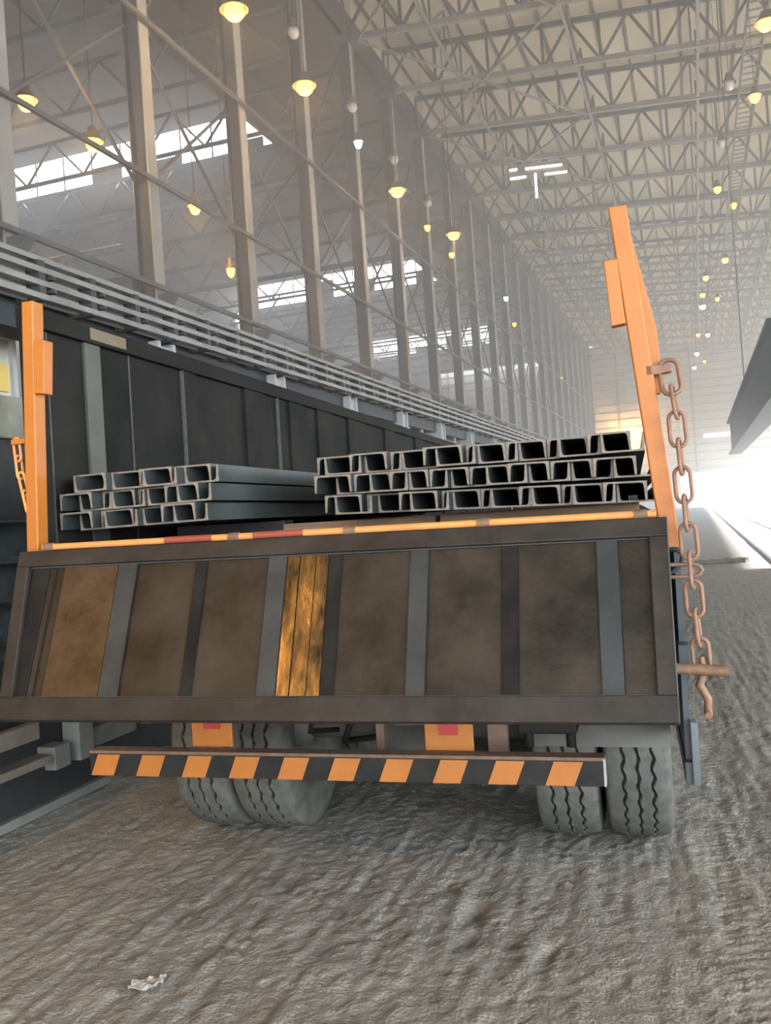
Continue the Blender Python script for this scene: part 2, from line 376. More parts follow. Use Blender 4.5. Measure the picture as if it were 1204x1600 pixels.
# ------------------------------------------------------------------ columns on the left
def column_meshes():
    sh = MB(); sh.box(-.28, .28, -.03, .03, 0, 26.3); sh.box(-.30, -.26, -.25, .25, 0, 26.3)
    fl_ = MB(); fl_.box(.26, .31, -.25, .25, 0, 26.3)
    st = MB(); st.box(-.55, .55, -.4, .4, 0, .35)
    br = MB(); br.hexa([(.31, -.2, 8.4), (.38, -.2, 8.4), (.38, .2, 8.4), (.31, .2, 8.4)], [(.31, -.2, 9.0), (.85, -.2, 9.0), (.85, .2, 9.0), (.31, .2, 9.0)])
    cp = MB(); cp.box(-.6, .6, -.5, .5, 26.0, 26.4)
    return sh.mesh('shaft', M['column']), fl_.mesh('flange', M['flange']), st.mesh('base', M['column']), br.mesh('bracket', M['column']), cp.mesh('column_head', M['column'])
cm = column_meshes()
CY = [y for y in ROWS if y > 10]
for k, y in enumerate(CY):
    t = empty('hall_column', (XL, y, 0), 'tall grey steel column, %s of the row behind the rail rack' % (ORD[k] if k else 'nearest'), 'column', 'left row of hall columns')
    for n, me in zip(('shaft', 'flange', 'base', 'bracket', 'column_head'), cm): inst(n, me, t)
for z, lab in ((12.4, 'upper one, at mid height of'), (9.1, 'lower one, on the brackets of'), (17.4, 'topmost one along')):
    dpt = .14
    tag(MB().box(XL + .45, XL + .55, 8, END - 2, z, z + dpt).build('runway_beam', M['column']), 'long grey beam tying the columns, ' + lab + ' the left row', 'beam', 'lengthwise beams on the left columns')
for k in range(len(CY) - 1):
    y = CY[k]
    t = empty('column_brace', (XL, y, 0), 'crossed steel bracing between two columns, %s bay of the left row' % (ORD[k] if k else 'nearest'), 'brace', 'bracing between the left columns')
    for (z0, z1) in ((12.6, 17.4), (17.4, 12.6)):
        MB().bar((-.2, .3, z0), (-.2, BAY - .3, z1), .09).build('brace_bar', M['column'], t)
    if k % 2 == 0:
        MB().bar((-.25, .3, 17.6), (-.25, BAY - .3, 25.6), .09).build('brace_bar', M['column'], t)
# trusses of the side bay
def side_truss():
    ms = []
    z0, z1, x0, x1 = 22.6, 24.8, XLL + .1, XL - .5; n = 7
    ms.append(('bottom_chord', MB().bar((x0, 0, z0), (x1, 0, z0), .16, .2).mesh('bottom_chord', M['column'])))
    ms.append(('top_chord', MB().bar((x0, 0, z1), (x1, 0, z1), .16, .2).mesh('top_chord', M['column'])))
    for i in range(n):
        a = x0 + (x1 - x0) * i / n; b = x0 + (x1 - x0) * (i + 1) / n; m = (a + b) / 2
        ms.append(('web_member', MB().bar((a, 0, z0), (m, 0, z1), .11).mesh('web_member', M['column'])))
        ms.append(('web_member', MB().bar((m, 0, z1), (b, 0, z0), .11).mesh('web_member', M['column'])))
    return ms
stm = side_truss()
for k, y in enumerate(CY):
    if y > 130: break
    t = empty('side_bay_truss', (0, y, 0), 'grey lattice truss crossing the side bay, %s behind the left columns' % (ORD[k] if k else 'nearest'), 'truss', 'trusses of the side bay')
    for n, me in stm: inst(n, me, t)
# side bay: far row of columns, bridge cranes
for k, y in enumerate(CY[:12]):
    tag(MB().box(XLL + .3, XLL + .9, y - .25, y + .25, 0, 22.6).build('side_bay_column', M['column']),
        'hazy grey column against the dark far wall of the side bay, %s of its row' % (ORD[k] if k else 'nearest'), 'column', 'far columns of the side bay')
for k, (y, z, lab) in enumerate(((23.6, 8.8, 'nearest'), (43.0, 8.8, 'second'), (62.0, 8.8, 'third'))):
    t = empty('bridge_crane', (0, y, z), 'grey bridge crane across the side bay, %s behind the rail rack' % lab, 'crane', 'bridge cranes of the side bay')
    MB().box(XLL + 1, XL - .28, -.25, .25, 0, .8).build('girder', M['column'], t)
    MB().box(XLL + 1, XL - .6, 1.2, 1.6, 0, .8).build('girder', M['column'], t)
    MB().box(-23.5, -21.5, -.3, 1.7, .8, 1.6).build('trolley', M['cream'], t)
    r = MB(); r.bar((XLL + 1, -.2, 1.8), (XL - .6, -.2, 1.8), .05)
    for q in range(12): r.bar((XLL + 1 + q * 1.2, -.2, .8), (XLL + 1 + q * 1.2, -.2, 1.8), .04)
    r.build('handrail', M['flange'], t)
# dark crane girder low down on the right, far away
t = empty('crane_girder', (2.6, 0, 0), 'dark girder hanging at the right edge above the bright doorway', 'girder')
MB().box(-.2, .2, 28, 66, 4.5, 6.5).build('web_plate', M['darkgap'], t)
MB().box(-.4, .4, 28, 66, 4.38, 4.5).build('flange', M['darkgap'], t)
MB().box(-.4, .4, 28, 66, 6.5, 6.62).build('flange', M['darkgap'], t)
for y in ROWS[::4]:
    if 30 < y < 66: MB().bar((-.3, y, 6.6), (-.3, y, chord_z(2.3)), .05).build('hanger', M['truss'], t)

# ------------------------------------------------------------------ lamps
dome_me = MB().lathe([(.05, .32), (.14, .30), (.16, .16), (.34, -.14), (.36, -.16), (.33, -.14), (.13, .13), (0, .15)], 20).mesh('lamp_shade', M['lampbody'])
def bulb(m): return MB().lathe([(0, .1), (.12, .08), (.21, -.04), (.25, -.18), (.24, -.30), (.16, -.42), (0, -.48)], 16).mesh('bulb', m)
bulbs = {'sodium': bulb(M['sodium']), 'cool': bulb(M['cool']), 'unlit': bulb(M['glass'])}
word = {'sodium': 'glowing amber', 'cool': 'glowing cool white', 'unlit': 'unlit glass'}
def high_bay(x, y, z, kind, where, light=0, size=1.0):
    t = empty('high_bay_lamp', (x, y, z), '%s high-bay lamp %s' % (word[kind], where), 'lamp', 'high-bay lamps of the hall')
    s_ = inst('lamp_shade', dome_me, t); inst('bulb', bulbs[kind], t)
    top = (roof_z(x) if x > XL - .6 else (27.5 if x > SXR else SZ0 + .6)) - z
    if top > .4: MB().bar((0, 0, .3), (0, 0, top + .05), .035).build('drop_rod', M['truss'], t)
    t.scale = (size, size, 1)
    if light:
        col = (1.0, .55, .18) if kind == 'sodium' else (.85, .93, 1)
        l = lamp('lamp_light', 'POINT', (x, y, z - .8), light, col, shadow_soft_size=.2)
def at_z(px, py, z):
    d = rot @ Vector(((px - CXP) / F, -(py - CYP) / F, -1)); k = (z - EYE) / d.z
    return d.x * k, d.y * k
left_row = [(365, 8), (475, 128), (620, 293), (708, 362)]
for i, (px, py) in enumerate(left_row):
    x, y = at_z(px, py, 17.5); high_bay(x, y, 17.5, 'sodium', '%s of the bright row in front of the left columns' % ('nearest' if i == 0 else ORD[i]), 350, 1.25)
small = [(667, 350, 'just left of the fourth bright lamp'), (705, 393, 'just below the fourth bright lamp')]
for px, py, wh in small:
    x, y = at_z(px, py, 20); high_bay(x, y, 20, 'sodium', wh, 0, .7)
for (px, py, kind, wh) in [(790, 462, 'cool', 'far down the middle of the roof'), (559, 217, 'cool', 'between the second and third bright amber lamps'),
        (458, 42, 'unlit', 'up between the two nearest amber lamps'), (550, 160, 'unlit', 'right of the second amber lamp'), (615, 243, 'unlit', 'above the third amber lamp'), (668, 312, 'unlit', 'above the fourth amber lamp'),
        (803, 503, 'sodium', 'far away below the white lamp in the middle'), (842, 540, 'sodium', 'small one close above the far wall, left of middle'), (877, 588, 'sodium', 'smallest one, touching the top of the far wall')]:
    zz = 20 if kind != 'unlit' else 21; x, y = at_z(px, py, zz)
    if y > END - 4: zz = EYE + (zz - EYE) * (END - 4) / y; x, y = at_z(px, py, zz)
    high_bay(x, y, zz, kind, wh, 0, .7 if kind != 'unlit' else .9)
rr = [(1195, 30, 'sodium', 1.2), (1178, 145, 'sodium', .9), (1138, 125, 'unlit', .9), (1126, 217, 'unlit', .8), (1120, 290, 'sodium', .8), (1145, 315, 'sodium', .7), (1132, 402, 'sodium', .9), (1102, 430, 'sodium', .9),
      (1097, 457, 'sodium', .8), (1120, 463, 'sodium', .7), (1097, 476, 'cool', 1.1), (1090, 520, 'sodium', .8), (1105, 520, 'cool', .8), (1088, 550, 'cool', 1.0), (1100, 562, 'sodium', .7), (1084, 572, 'cool', 1.0)]
names = ['at the top right corner', 'below the top right corner', 'left of the second amber lamp in the right row', 'below the upper unlit lamp of the right row', 'in the right row beside the top of the raised orange post',
         'just behind the lamp beside the post top', 'in the right row, level with the orange post plate', 'just behind the amber lamp level with the post plate',
         'directly above the brightest white star of the right row', 'right of the brightest white lamp', 'brightest white one in the right row', 'below the brightest white lamp, left one of a pair', 'right one of a pair below the brightest white lamp',
         'above the chain hook', 'small one right of the lamp above the chain hook', 'lowest in the right row, over the far doorway']
for (px, py, kind, s_), wh in zip(rr, names):
    x, y = at_z(px, py, 20); high_bay(x, y, 20, kind, wh, 140 if (px, py) in ((1195, 30), (1178, 145)) else 0, s_)
for (px, py, z, wh, L, s_) in [(40, 148, 14.0, 'leftmost of the side bay', 400, .9), (145, 214, 14.0, 'second from the left in the side bay', 400, .9), (304, 316, 14.0, 'between the two nearest columns', 400, .8), (360, 415, 12.0, 'lowest of the side bay, left of the second column', 200, .6)]:
    x, y = at_z(px, py, z); high_bay(x, y, z, 'sodium', wh, L, s_)
for i, (x, y, z) in enumerate([(-7.05, -10.0, 10.6), (-11.6, -10.0, 9.8), (-9.5, 1.0, 20.0)]):       # lamps over and behind the photographer
    high_bay(x, y, z, 'sodium', 'behind the photographer, ' + ['right', 'left', 'above the rail rack'][i], [2000, 1300, 500][i], 1.6)
x, y, z = -10.6, END - 2.5, 13.6
high_bay(x, y, z, 'sodium', 'close to the far wall, lighting it amber', 9000, 1.0)
# glowing strips standing in for daylight slits in the roof, at a truss
x0, y0 = at_z(832, 262, 25.0); y0 = min(ROWS, key=lambda q: abs(q - y0)) + .4
t = empty('roof_slit_strips', (x0, y0 - .4, 25.0), 'glowing strips in place of roof daylight slits, right of the hall centre', 'light')
for (a, b) in (((-1.7, 0, .35), (-1.2, 0, .33)), ((-.6, 0, .25), (1.9, 0, .05)), ((-1.7, 0, -.25), (-.6, 0, -.3)), ((.7, 0, -.38), (2.2, 0, -.5)), ((.05, 0, -.2), (.05, 0, -1.9))):
    MB().tube([a, b], .07, 8).build('tube', M['tube'], t)
MB().bar((-1.9, .12, .1), (2.3, .12, -.1), .12, 1.0).build('back_plate', M['lampbody'], t)
MB().bar((.2, .12, .3), (.2, .12, chord_z(x0) + TD - 25.0), .05).build('drop_rod', M['truss'], t)

# ------------------------------------------------------------------ rail rack on the left
RX = -6.0
t = empty('rail_rack', (RX, 0, 0), 'elevated rack of parallel grey rails running along the left behind the truck', 'rack')
for (dx, z, w_, h_) in ((.16, 3.99, .09, .055), (.16, 4.12, .09, .055), (.16, 4.25, .09, .055), (.12, 4.365, .10, .05), (.02, 4.43, .05, .04)):
    MB().bar((dx, 2, z), (dx, 95, z), w_, h_).build('rail', M['rackrail'], t)
MB().box(.0, .04, 2, 95, 3.97, 4.36).build('back_panel', M['rackpanel'], t)
clip = MB(); clip.box(-.1, .2, -.045, .045, 3.95, 4.34); clip.box(-.02, .24, .1, .15, 4.04, 4.075); clip.box(-.02, .24, .1, .15, 4.17, 4.205)
cme = clip.mesh('clamp', M['rackdark'])
for k in range(70): inst('clamp', cme, t, (0, 3.2 + k * 0.78, 0))
MB().box(-.5, -.1, 2, 95, 3.72, 4.03).build('support_beam', M['darkgap'], t)
MB().bar((-.3, 2, 3.93), (-.3, 95, 3.93), .1).build('pipe', M['rackrail'], t)
leg = MB(); leg.box(-.36, .0, -.14, .14, 0, 3.9); leg.box(-.40, .04, -.19, -.13, 3.3, 3.95); leg.box(-.40, .04, .13, .19, 3.3, 3.95)
lme = leg.mesh('leg', M['flange'])
for y in [3.2 + 3.13 * k for k in range(28)]: inst('leg', lme, t, (0, y, 0))
post = MB().bar((-.2, 0, 0), (-.2, 0, 3.9), .06).mesh('stay', M['flange'])
for y in [4.2 + 1.04 * k for k in range(60)]: inst('stay', post, t, (0, y, 0))

# hut on a concrete plinth at the far left
t = empty('side_hut', (-7.0, 0, 0), 'cream panelled hut on a concrete plinth, cut by the left edge', 'hut')
MB().box(-2.5, .0, 6.0, 8.35, 2.78, 3.25).build('plinth', M['concrete'], t, .02)
MB().box(-2.4, -.08, 6.1, 8.05, 3.25, 4.6).build('panel', M['cream'], t)
fr = MB()
for (a, b) in (((-.05, 8.05, 3.25), (-.05, 8.05, 4.7)), ((-.05, 7.2, 3.25), (-.05, 7.2, 4.7)), ((-.05, 6.1, 3.9), (-.05, 8.05, 3.9)), ((-.05, 6.1, 4.6), (-.05, 8.05, 4.6))): fr.bar(a, b, .06)
fr.build('frame', M['rackpanel'], t)
MB().box(-.1, -.03, 7.5, 7.95, 3.3, 3.6).build('lit_window_yellow', M['yellow'], t)  # glow of a lit window put in as plain yellow colour
MB().box(-2.4, -.1, 6.1, 8.2, 0, 2.78).build('base_wall', M['convdark'], t)

# conveyor frame lying on the floor left of the truck
t = empty('conveyor_frame', (-3.8, 0, 0), 'long low dark steel frame on the floor at the left, with grey posts', 'frame')
MB().box(-.10, 0, 2.2, 16, 0, .055).build('base_flange', M['conv'], t, .004)
MB().box(-.12, -.05, 2.2, 16, .05, .31).build('side_plate', M['convdark'], t)
MB().box(-.10, .03, 2.2, 4.42, .295, .345).build('ledge', M['convbrown'], t, .004)
MB().box(-.6, -.10, 2.2, 16, .30, .95).build('bed', M['convdark'], t)
MB().box(-.11, .03, 4.44, 4.58, .24, .38).build('stub', M['conv'], t, .004)
MB().box(-.09, .04, 4.66, 4.80, .24, .95).build('post', M['conv'], t, .004)
MB().box(-.09, .0, 4.80, 5.32, .275, .40).build('tie_plate', M['conv'], t, .004)
MB().box(-.09, .04, 5.42, 5.55, .29, .95).build('post', M['conv'], t, .004)
for y in (7.0, 8.6, 10.2): MB().box(-.09, .04, y, y + .14, .24, .95).build('post', M['conv'], t, .004)
MB().box(-.02, .05, 2.2, 4.3, .47, .57).build('upper_ledge', M['convbrown'], t, .004)

# steel beams stacked beyond the frame, seen left of the raised post
def ibeam(L, w_=.30, h_=.30):
    m = MB(); m.box(-w_ / 2, w_ / 2, 0, L, 0, .02); m.box(-w_ / 2, w_ / 2, 0, L, h_ - .02, h_); m.box(-.012, .012, 0, L, .02, h_ - .02)
    return m.mesh('steel_beam', M['beam'])
ib = ibeam(14.0)
lev = ['bottom', 'second', 'third', 'fourth', 'fifth', 'top']
for r in range(6):
    for q in range(4):
        o = inst('steel_beam', ib, None, (-5.0 - q * .36 + .02 * random.uniform(-1, 1), 4.6 + random.uniform(-.25, .25), r * .302))
        tag(o, 'blue-grey steel beam in the stack left of the truck, %s layer, %s from the truck' % (lev[r], ['nearest', 'second', 'third', 'fourth'][q]), 'beam', 'stacked beams left of the truck')

# rails and a dirt ridge on the floor to the right
for x, lab in ((1.55, 'left'), (2.95, 'right')):
    tag(MB().box(x - .04, x + .04, 15, 120, -.03, .035).build('floor_rail', M['bluebar']), 'steel rail set in the floor at the right, %s one of the pair' % lab, 'rail', 'rails in the floor')
rg = MB(); pts = [(-.2 + 1.2 * i / 14, 22.9 + .08 * random.uniform(-1, 1), .03 + .02 * random.uniform(-1, 1)) for i in range(15)]
rg.tube(pts, [.07 + .025 * random.random() for _ in pts], 9)
tag(rg.build('dirt_ridge', mat('dark_dirt', (0.10, 0.09, 0.075), (0.16, 0.14, 0.12), 8, 0.95)), 'low dark ridge of dirt across the floor right of the truck', 'dirt ridge')

# ------------------------------------------------------------------ the trailer
TH = math.radians(3.7)
truck = empty('trailer_truck', (-1.35, 3.05, 0), 'dark flatbed trailer with open tailgate, orange corner posts and striped bumper', 'truck')
truck.rotation_euler = (0, 0.011, TH)
TM = Matrix.Translation((-1.35, 3.05, 0)) @ Euler((0, 0.011, TH)).to_matrix().to_4x4()
TMU = Matrix.Translation((-1.35, 3.05, 0)) @ Matrix.Rotation(TH, 4, 'Z')
BEDL = 15.0
MB().box(-1.285, 1.235, .03, BEDL, 1.46, 1.572).build('deck', M['deck'], truck)
MB().box(-1.24, 1.22, .005, .03, 1.38, 1.575).build('rear_sill', M['gateframe'], truck)
# hinge rod along the sill
hr = MB(); hr.tube([(-1.17, -.02, 1.590), (1.2, -.02, 1.590)], .0125, 12)
hinge = hr.build('hinge_rod', M['orangedirty'], truck)
for x in (-1.14, -.33, .13, .62, 1.15):
    MB().tube([(x - .022, -.02, 1.590), (x + .022, -.02, 1.590)], .0165, 10).build('hinge_knuckle', M['rust'], hinge)
for (a, b) in ((-.62, -.42), (-.25, -.05)): MB().tube([(a, -.021, 1.591), (b, -.021, 1.591)], .0135, 10).build('red_band', M['redpaint'], hinge)

# tailgate: hangs from the sill, kicked out towards the camera
P0, P1 = Vector((0, -.005, 1.568)), Vector((0, -.262, .945))
tdir = (P1 - P0).normalized(); tlen = (P1 - P0).length
tn = Vector((0, tdir.z, -tdir.y)); tn = tn if tn.y < 0 else -tn                      # outward (towards the camera)
def tgbox(mb, x0, x1, s0, s1, d0, d1, mi=0, dx=0.0):
    vs = []
    for s_ in (s0, s1):
        for d_ in (d0, d1):
            for x in (x0, x1): vs.append(Vector((x + dx * (s_ - s0) / max(s1 - s0, 1e-6), 0, 0)) + P0 + tdir * s_ + tn * d_)
    return mb.add(vs, [(0, 1, 3, 2), (4, 6, 7, 5), (0, 4, 5, 1), (2, 3, 7, 6), (0, 2, 6, 4), (1, 5, 7, 3)], mi)
W0, W1 = -1.275, 1.232
tg = tgbox(MB(), W0 + .03, W1 - .03, .03, tlen - .03, -.012, 0).build('tailgate', M['gate'], truck)
def rail(poly, name='frame_rail', m='gateframe'): pass
fr = tgbox(MB(), W0, W1, 0, .066, -.02, .026); fr.build('frame_rail', M['gateframe'], tg, .004)
fr = tgbox(MB(), W0 + .045, W1 - .005, tlen - .085, tlen, -.02, .03); fr.build('frame_rail', M['gateframe'], tg, .004)
fr = tgbox(MB(), W0, W0 + .055, .066, tlen - .085, -.02, .026, dx=.045); fr.build('frame_rail', M['gateframe'], tg, .004)
fr = tgbox(MB(), W1 - .062, W1, .066, tlen - .085, -.02, .026, dx=-.005); fr.build('frame_rail', M['gateframe'], tg, .004)
s0, s1 = .066, tlen - .085
for (a, b, m) in ((-1.205, -1.13, 'gatedark'), (-.818, -.733, 'gatebar'), (-.484, -.440, 'gatedark'), (-.185, -.113, 'gatebar'), (.052, .099, 'gatedark'),
                  (.356, .424, 'gatebar'), (.681, .737, 'gatedark'), (.999, 1.070, 'gatebar')):
    tgbox(MB(), a, b, s0, s1, 0, .008).build('rib', M[m], tg, .002)
# rubbed, slightly folded strip; the amber lamps' reflection is also in its colour
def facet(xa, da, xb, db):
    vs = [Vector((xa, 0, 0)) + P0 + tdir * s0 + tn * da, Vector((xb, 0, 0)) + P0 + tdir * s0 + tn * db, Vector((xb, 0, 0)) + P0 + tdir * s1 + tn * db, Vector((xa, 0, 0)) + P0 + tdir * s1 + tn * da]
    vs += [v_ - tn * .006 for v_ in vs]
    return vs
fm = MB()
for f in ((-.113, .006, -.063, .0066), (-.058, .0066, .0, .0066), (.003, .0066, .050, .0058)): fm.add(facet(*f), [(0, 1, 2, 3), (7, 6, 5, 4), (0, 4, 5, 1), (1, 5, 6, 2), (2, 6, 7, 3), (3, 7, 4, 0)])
fm.build('rubbed_glint_strip', M['bright'], tg)
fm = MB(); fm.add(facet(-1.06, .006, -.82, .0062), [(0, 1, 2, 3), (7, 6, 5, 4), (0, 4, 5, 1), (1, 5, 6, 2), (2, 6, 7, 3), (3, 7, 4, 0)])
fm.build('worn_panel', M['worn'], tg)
for x in (-1.10, -.735, -.44, -.113, .099, .424, .737, 1.07): tgbox(MB(), x, x + .003, s0, s1, .004, .009).build('weld_bead', M['gatedark'], tg)
tgbox(MB(), W0 + .06, W1 - .06, s0, s0 + .004, .003, .01).build('weld_bead', M['rackdark'], tg)
tgbox(MB(), W0 + .1, W1 - .06, s1 - .005, s1, .003, .012).build('weld_bead', M['rackdark'], tg)
edge = tgbox(MB(), W1 - .003, W1 + .001, 0, tlen, .0, .0275, dx=-.006); edge.build('bright_edge', M['seam'], tg)
pin = MB(); pin.tube([(1.20, -.16, 1.10), (1.385, -.16, 1.088)], .0175, 12); pin.build('latch_pin', M['rust'], tg)
pin = MB(); pin.tube([(1.20, -.07, 1.420), (1.305, -.07, 1.420), (1.322, -.07, 1.414), (1.33, -.07, 1.400), (1.322, -.07, 1.386), (1.305, -.07, 1.380), (1.2, -.07, 1.380)], .0065, 8); pin.build('latch_loop', M['rust'], tg)

# corner posts
def corner_post(bx, bz, tx, tz, w_, tabs):
    m = MB()
    m.hexa([(bx - w_ / 2, 0, bz), (bx + w_ / 2, 0, bz), (bx + w_ / 2, .07, bz), (bx - w_ / 2, .07, bz)], [(tx - w_ / 2, 0, tz), (tx + w_ / 2, 0, tz), (tx + w_ / 2, .07, tz), (tx - w_ / 2, .07, tz)])
    p = m.build('corner_post', M['orange'], truck, .005); p.rotation_euler.y = -.011
    return p
pl = corner_post(-1.221, 1.575, -1.168, 2.607, .054, None)
MB().hexa([(-1.163, .0, 2.229), (-1.118, .0, 2.224), (-1.118, .06, 2.224), (-1.163, .06, 2.229)], [(-1.150, 0, 2.445), (-1.100, 0, 2.440), (-1.100, .06, 2.440), (-1.150, .06, 2.445)]).build('latch_plate', M['orange'], pl, .003)
MB().bar((-1.295, .03, 2.043), (-1.23, .03, 2.043), .04, .02).build('chain_bracket', M['orange'], pl)
pr = corner_post(1.259, 1.452, 1.163, 2.62, .060, None)
MB().hexa([(1.116, .0, 2.218), (1.163, .0, 2.222), (1.163, .05, 2.222), (1.116, .05, 2.218)], [(1.106, 0, 2.440), (1.150, 0, 2.443), (1.150, .05, 2.443), (1.106, .05, 2.440)]).build('latch_plate', M['orange'], pr, .003)
MB().prism([(1.185, 2.58), (1.2, 2.54), (1.263, 2.20), (1.268, 2.05), (1.262, 1.98), (1.225, 1.98), (1.19, 2.3)], .05, .085).build('gusset', M['orange'], pr, .003)
MB().hexa([(1.215, .0, 2.035), (1.300, .0, 2.045), (1.300, .05, 2.045), (1.215, .05, 2.035)], [(1.215, 0, 2.075), (1.300, 0, 2.070), (1.300, .05, 2.070), (1.215, .05, 2.075)]).build('chain_bracket', M['chain'], pr, .004)
MB().tube([(1.23, .02, 1.455), (1.275, -.01, 1.452), (1.292, -.01, 1.435), (1.285, -.01, 1.405), (1.25, 0, 1.375)], .0085, 8).build('hinge_hook', M['bluebar'], pr)

# left sideboard
SB = empty_ = MB().box(-1.2900, -1.2700, .06, BEDL, 1.572, 2.53).build('sideboard', M['board'], truck)
MB().box(-1.3100, -1.2400, .07, BEDL, 2.515, 2.60).build('top_rail', M['board'], SB, .004)
MB().box(-1.2395, -1.2365, .50, .80, 2.53, 2.585).build('bare_patch', M['boardtan'], SB)
MB().box(-1.2710, -1.2570, .475, .60, 1.575, 2.515).build('rib', M['boardrib'], SB)
for (a, b) in ((1.40, 1.55), (2.22, 2.55), (3.0, 3.25), (3.6, 3.95), (4.4, 4.9), (5.6, 6.0), (6.9, 7.3), (8.3, 8.7), (10, 10.5), (12, 12.4)):
    MB().box(-1.2710, -1.2500, a, b, 1.575, 2.515).build('rib', M['board'], SB, .003)
for y in (.205, .86, 1.395, 2.78): MB().box(-1.2705, -1.2640 + (.015 if y > 1.3 else 0), y, y + .006, 1.575, 2.515).build('weld_seam', M['seam'], SB)
m = MB(); pol = [(.062, 2.41), (.10, 2.385), (.15, 2.40), (.185, 2.44), (.18, 2.48), (.14, 2.513), (.062, 2.513)]
m.add([(-1.2698, y, z) for y, z in pol] + [(-1.2670, y, z) for y, z in pol], [tuple(range(7, 14)), tuple(range(6, -1, -1))] + [(i, (i + 1) % 7, (i + 1) % 7 + 7, i + 7) for i in range(7)])
m.build('overspray_patch', M['orangedirty'], SB)
MB().box(-1.2398, -1.2375, .068, .15, 2.518, 2.597).build('overspray_patch', M['orangedirty'], SB)
# right sideboard, dropped and hanging edge-on
RB = MB().hexa([(1.25, .1, .69), (1.268, .1, .69), (1.268, 9, .69), (1.25, 9, .69)], [(1.252, .1, 1.45), (1.272, .1, 1.45), (1.272, 9, 1.45), (1.252, 9, 1.45)]).build('dropped_sideboard', M['bluebar'], truck)
MB().box(1.245, 1.282, .06, 9, .665, .74).build('bottom_rail', M['bluebar'], RB, .003)
MB().box(1.243, 1.282, .02, .10, 1.075, 1.145).build('hinge_block', M['bluebar'], RB, .003)
MB().box(1.268, 1.292, .04, .09, .665, .88).build('end_plate', M['beam'], RB, .003)
MB().box(-1.24, 1.22, BEDL, BEDL + .05, 1.5, 2.56).build('headboard', M['board'], truck)

# chassis, axles, wheels
for x in (-.45, .37): MB().box(x - .05, x + .05, .45, BEDL, 1.02, 1.46).build('chassis_rail', M['chassis'], truck, .004)
for y in (.5, 2.1, 3.4, 4.8): MB().box(-.40, .32, y, y + .08, 1.06, 1.36).build('cross_member', M['chassis'], truck)
for y in (.3, .9, 1.6, 2.4, 3.2, 4.0, 5.0, 6.0, 7.0, 8.0): MB().box(-1.2, 1.18, y, y + .07, 1.37, 1.46).build('floor_bearer', M['chassis'], truck)
RAD = .52
def tyre_mesh():
    nth, R, half = 288, RAD, .122
    us = np.linspace(-1, 1, 57); prof_in = [(R - .015, half + .012), (R - .07, half + .026), (R - .16, half + .024), (R - .235, half + .004), (R - .25, half - .03)]
    m = MB(); vs = []; dark = {}
    def tri(t): t = t % 1.0; return 4 * abs(t - .5) - 1
    cols = len(us)
    for i in range(nth):
        t = 2 * math.pi * i / nth
        for u in us:
            g = 0
            for uk in (-.5, 0.02, .54):
                ph = tri(i / 8.0)
                if abs(u - uk - .055 * ph) < (.05 if uk else .04): g = 1
            r = R - .012 * abs(u) ** 3 - (.016 if g else 0)
            vs.append((half * u, r * math.cos(t), r * math.sin(t))); dark[len(vs) - 1] = g
    fsA, fsB = [], []
    for i in range(nth):
        i2 = (i + 1) % nth
        for j in range(cols - 1):
            f = (i * cols + j, i2 * cols + j, i2 * cols + j + 1, i * cols + j + 1)
            (fsB if sum(dark[q] for q in f) >= 3 else fsA).append(f)
    o = len(m.v); m.v += vs
    for f in fsA: m.f.append(f); m.m.append(0); m.sm.append(False)
    for f in fsB: m.f.append(f); m.m.append(1); m.sm.append(False)
    m.lathe([(r, h) for r, h in [(R - .012, half)] + prof_in], 96, 0, 'x')
    m.lathe([(r, -h) for r, h in [(R - .012, half)] + prof_in], 96, 0, 'x')
    return m.mesh('tyre', [M['tyre'], M['groove']])
ty = tyre_mesh()
rim = MB().lathe([(.28, -.095), (.265, -.09), (.25, -.05), (.20, -.03), (.09, -.03), (.09, -.10), (0, -.10)], 32, 0, 'x')
rim.lathe([(.28, .095), (.265, .09), (.25, .0), (.20, -.02), (.09, -.02), (0, -.02)], 32, 0, 'x')
rme = rim.mesh('rim', M['rim'])
hub_me = MB().lathe([(0, .14), (.09, .13), (.11, .02), (.11, -.02)], 20, 0, 'x').mesh('hub', M['rim'])
for y in (1.47, 2.78, 4.09):
    ax = MB(); ax.tube([(-1.1, y, .52), (1.05, y, .52)], .065, 12); ax.box(-.22, .14, y - .16, y + .16, .38, .68)
    ax.build('axle', M['chassis'], truck)
    for x in (-1.075, -.755, .755, 1.075):
        wz = RAD + .011 * x
        wh = empty('wheel', (x, y, wz)); wh.parent = truck
        inst('tyre', ty, wh, rot=(random.random() * 6, 0, 0)); inst('rim', rme, wh); inst('hub', hub_me, wh)
    for x in (-.45, .37):
        lf = MB()
        for q in range(5): lf.box(x - .045, x + .045, y - .62 + q * .1, y + .62 - q * .1, .70 + .012 * q + .05, .712 + .012 * q + .05)
        lf.build('leaf_spring', M['chassis'], truck)
# bits hanging under the bed, seen between the plates
MB().box(.04, .075, .45, .49, .62, 1.05).build('bracket_post', M['rustpost'], truck)
MB().box(.50, .58, .50, .54, .62, 1.05).build('bracket_post', M['rustpost'], truck)
MB().box(-.30, -.02, .62, .75, .78, 1.0).build('air_tank', M['chassis'], truck, .03)
MB().box(.62, .86, .5, .62, .72, 1.0).build('valve_box', M['black'], truck, .01)
for x in (.66, .83): MB().tube([(x, .55, .73), (x, .55, .66)], .02, 8).build('hose_stub', M['black'], truck)
MB().tube([(-.29, .6, 1.0), (-.27, .55, .8), (-.31, .6, .70), (-.25, .8, .66)], .013, 8).build('air_hose', M['black'], truck)
MB().tube([(-.14, .6, 1.0), (-.10, .58, .78), (-.15, .6, .66), (-.1, .9, .6)], .015, 8).build('air_hose', M['black'], truck)
MB().box(-1.06, -.80, .62, .80, .80, 1.1).build('side_box', M['chassis'], truck, .01)
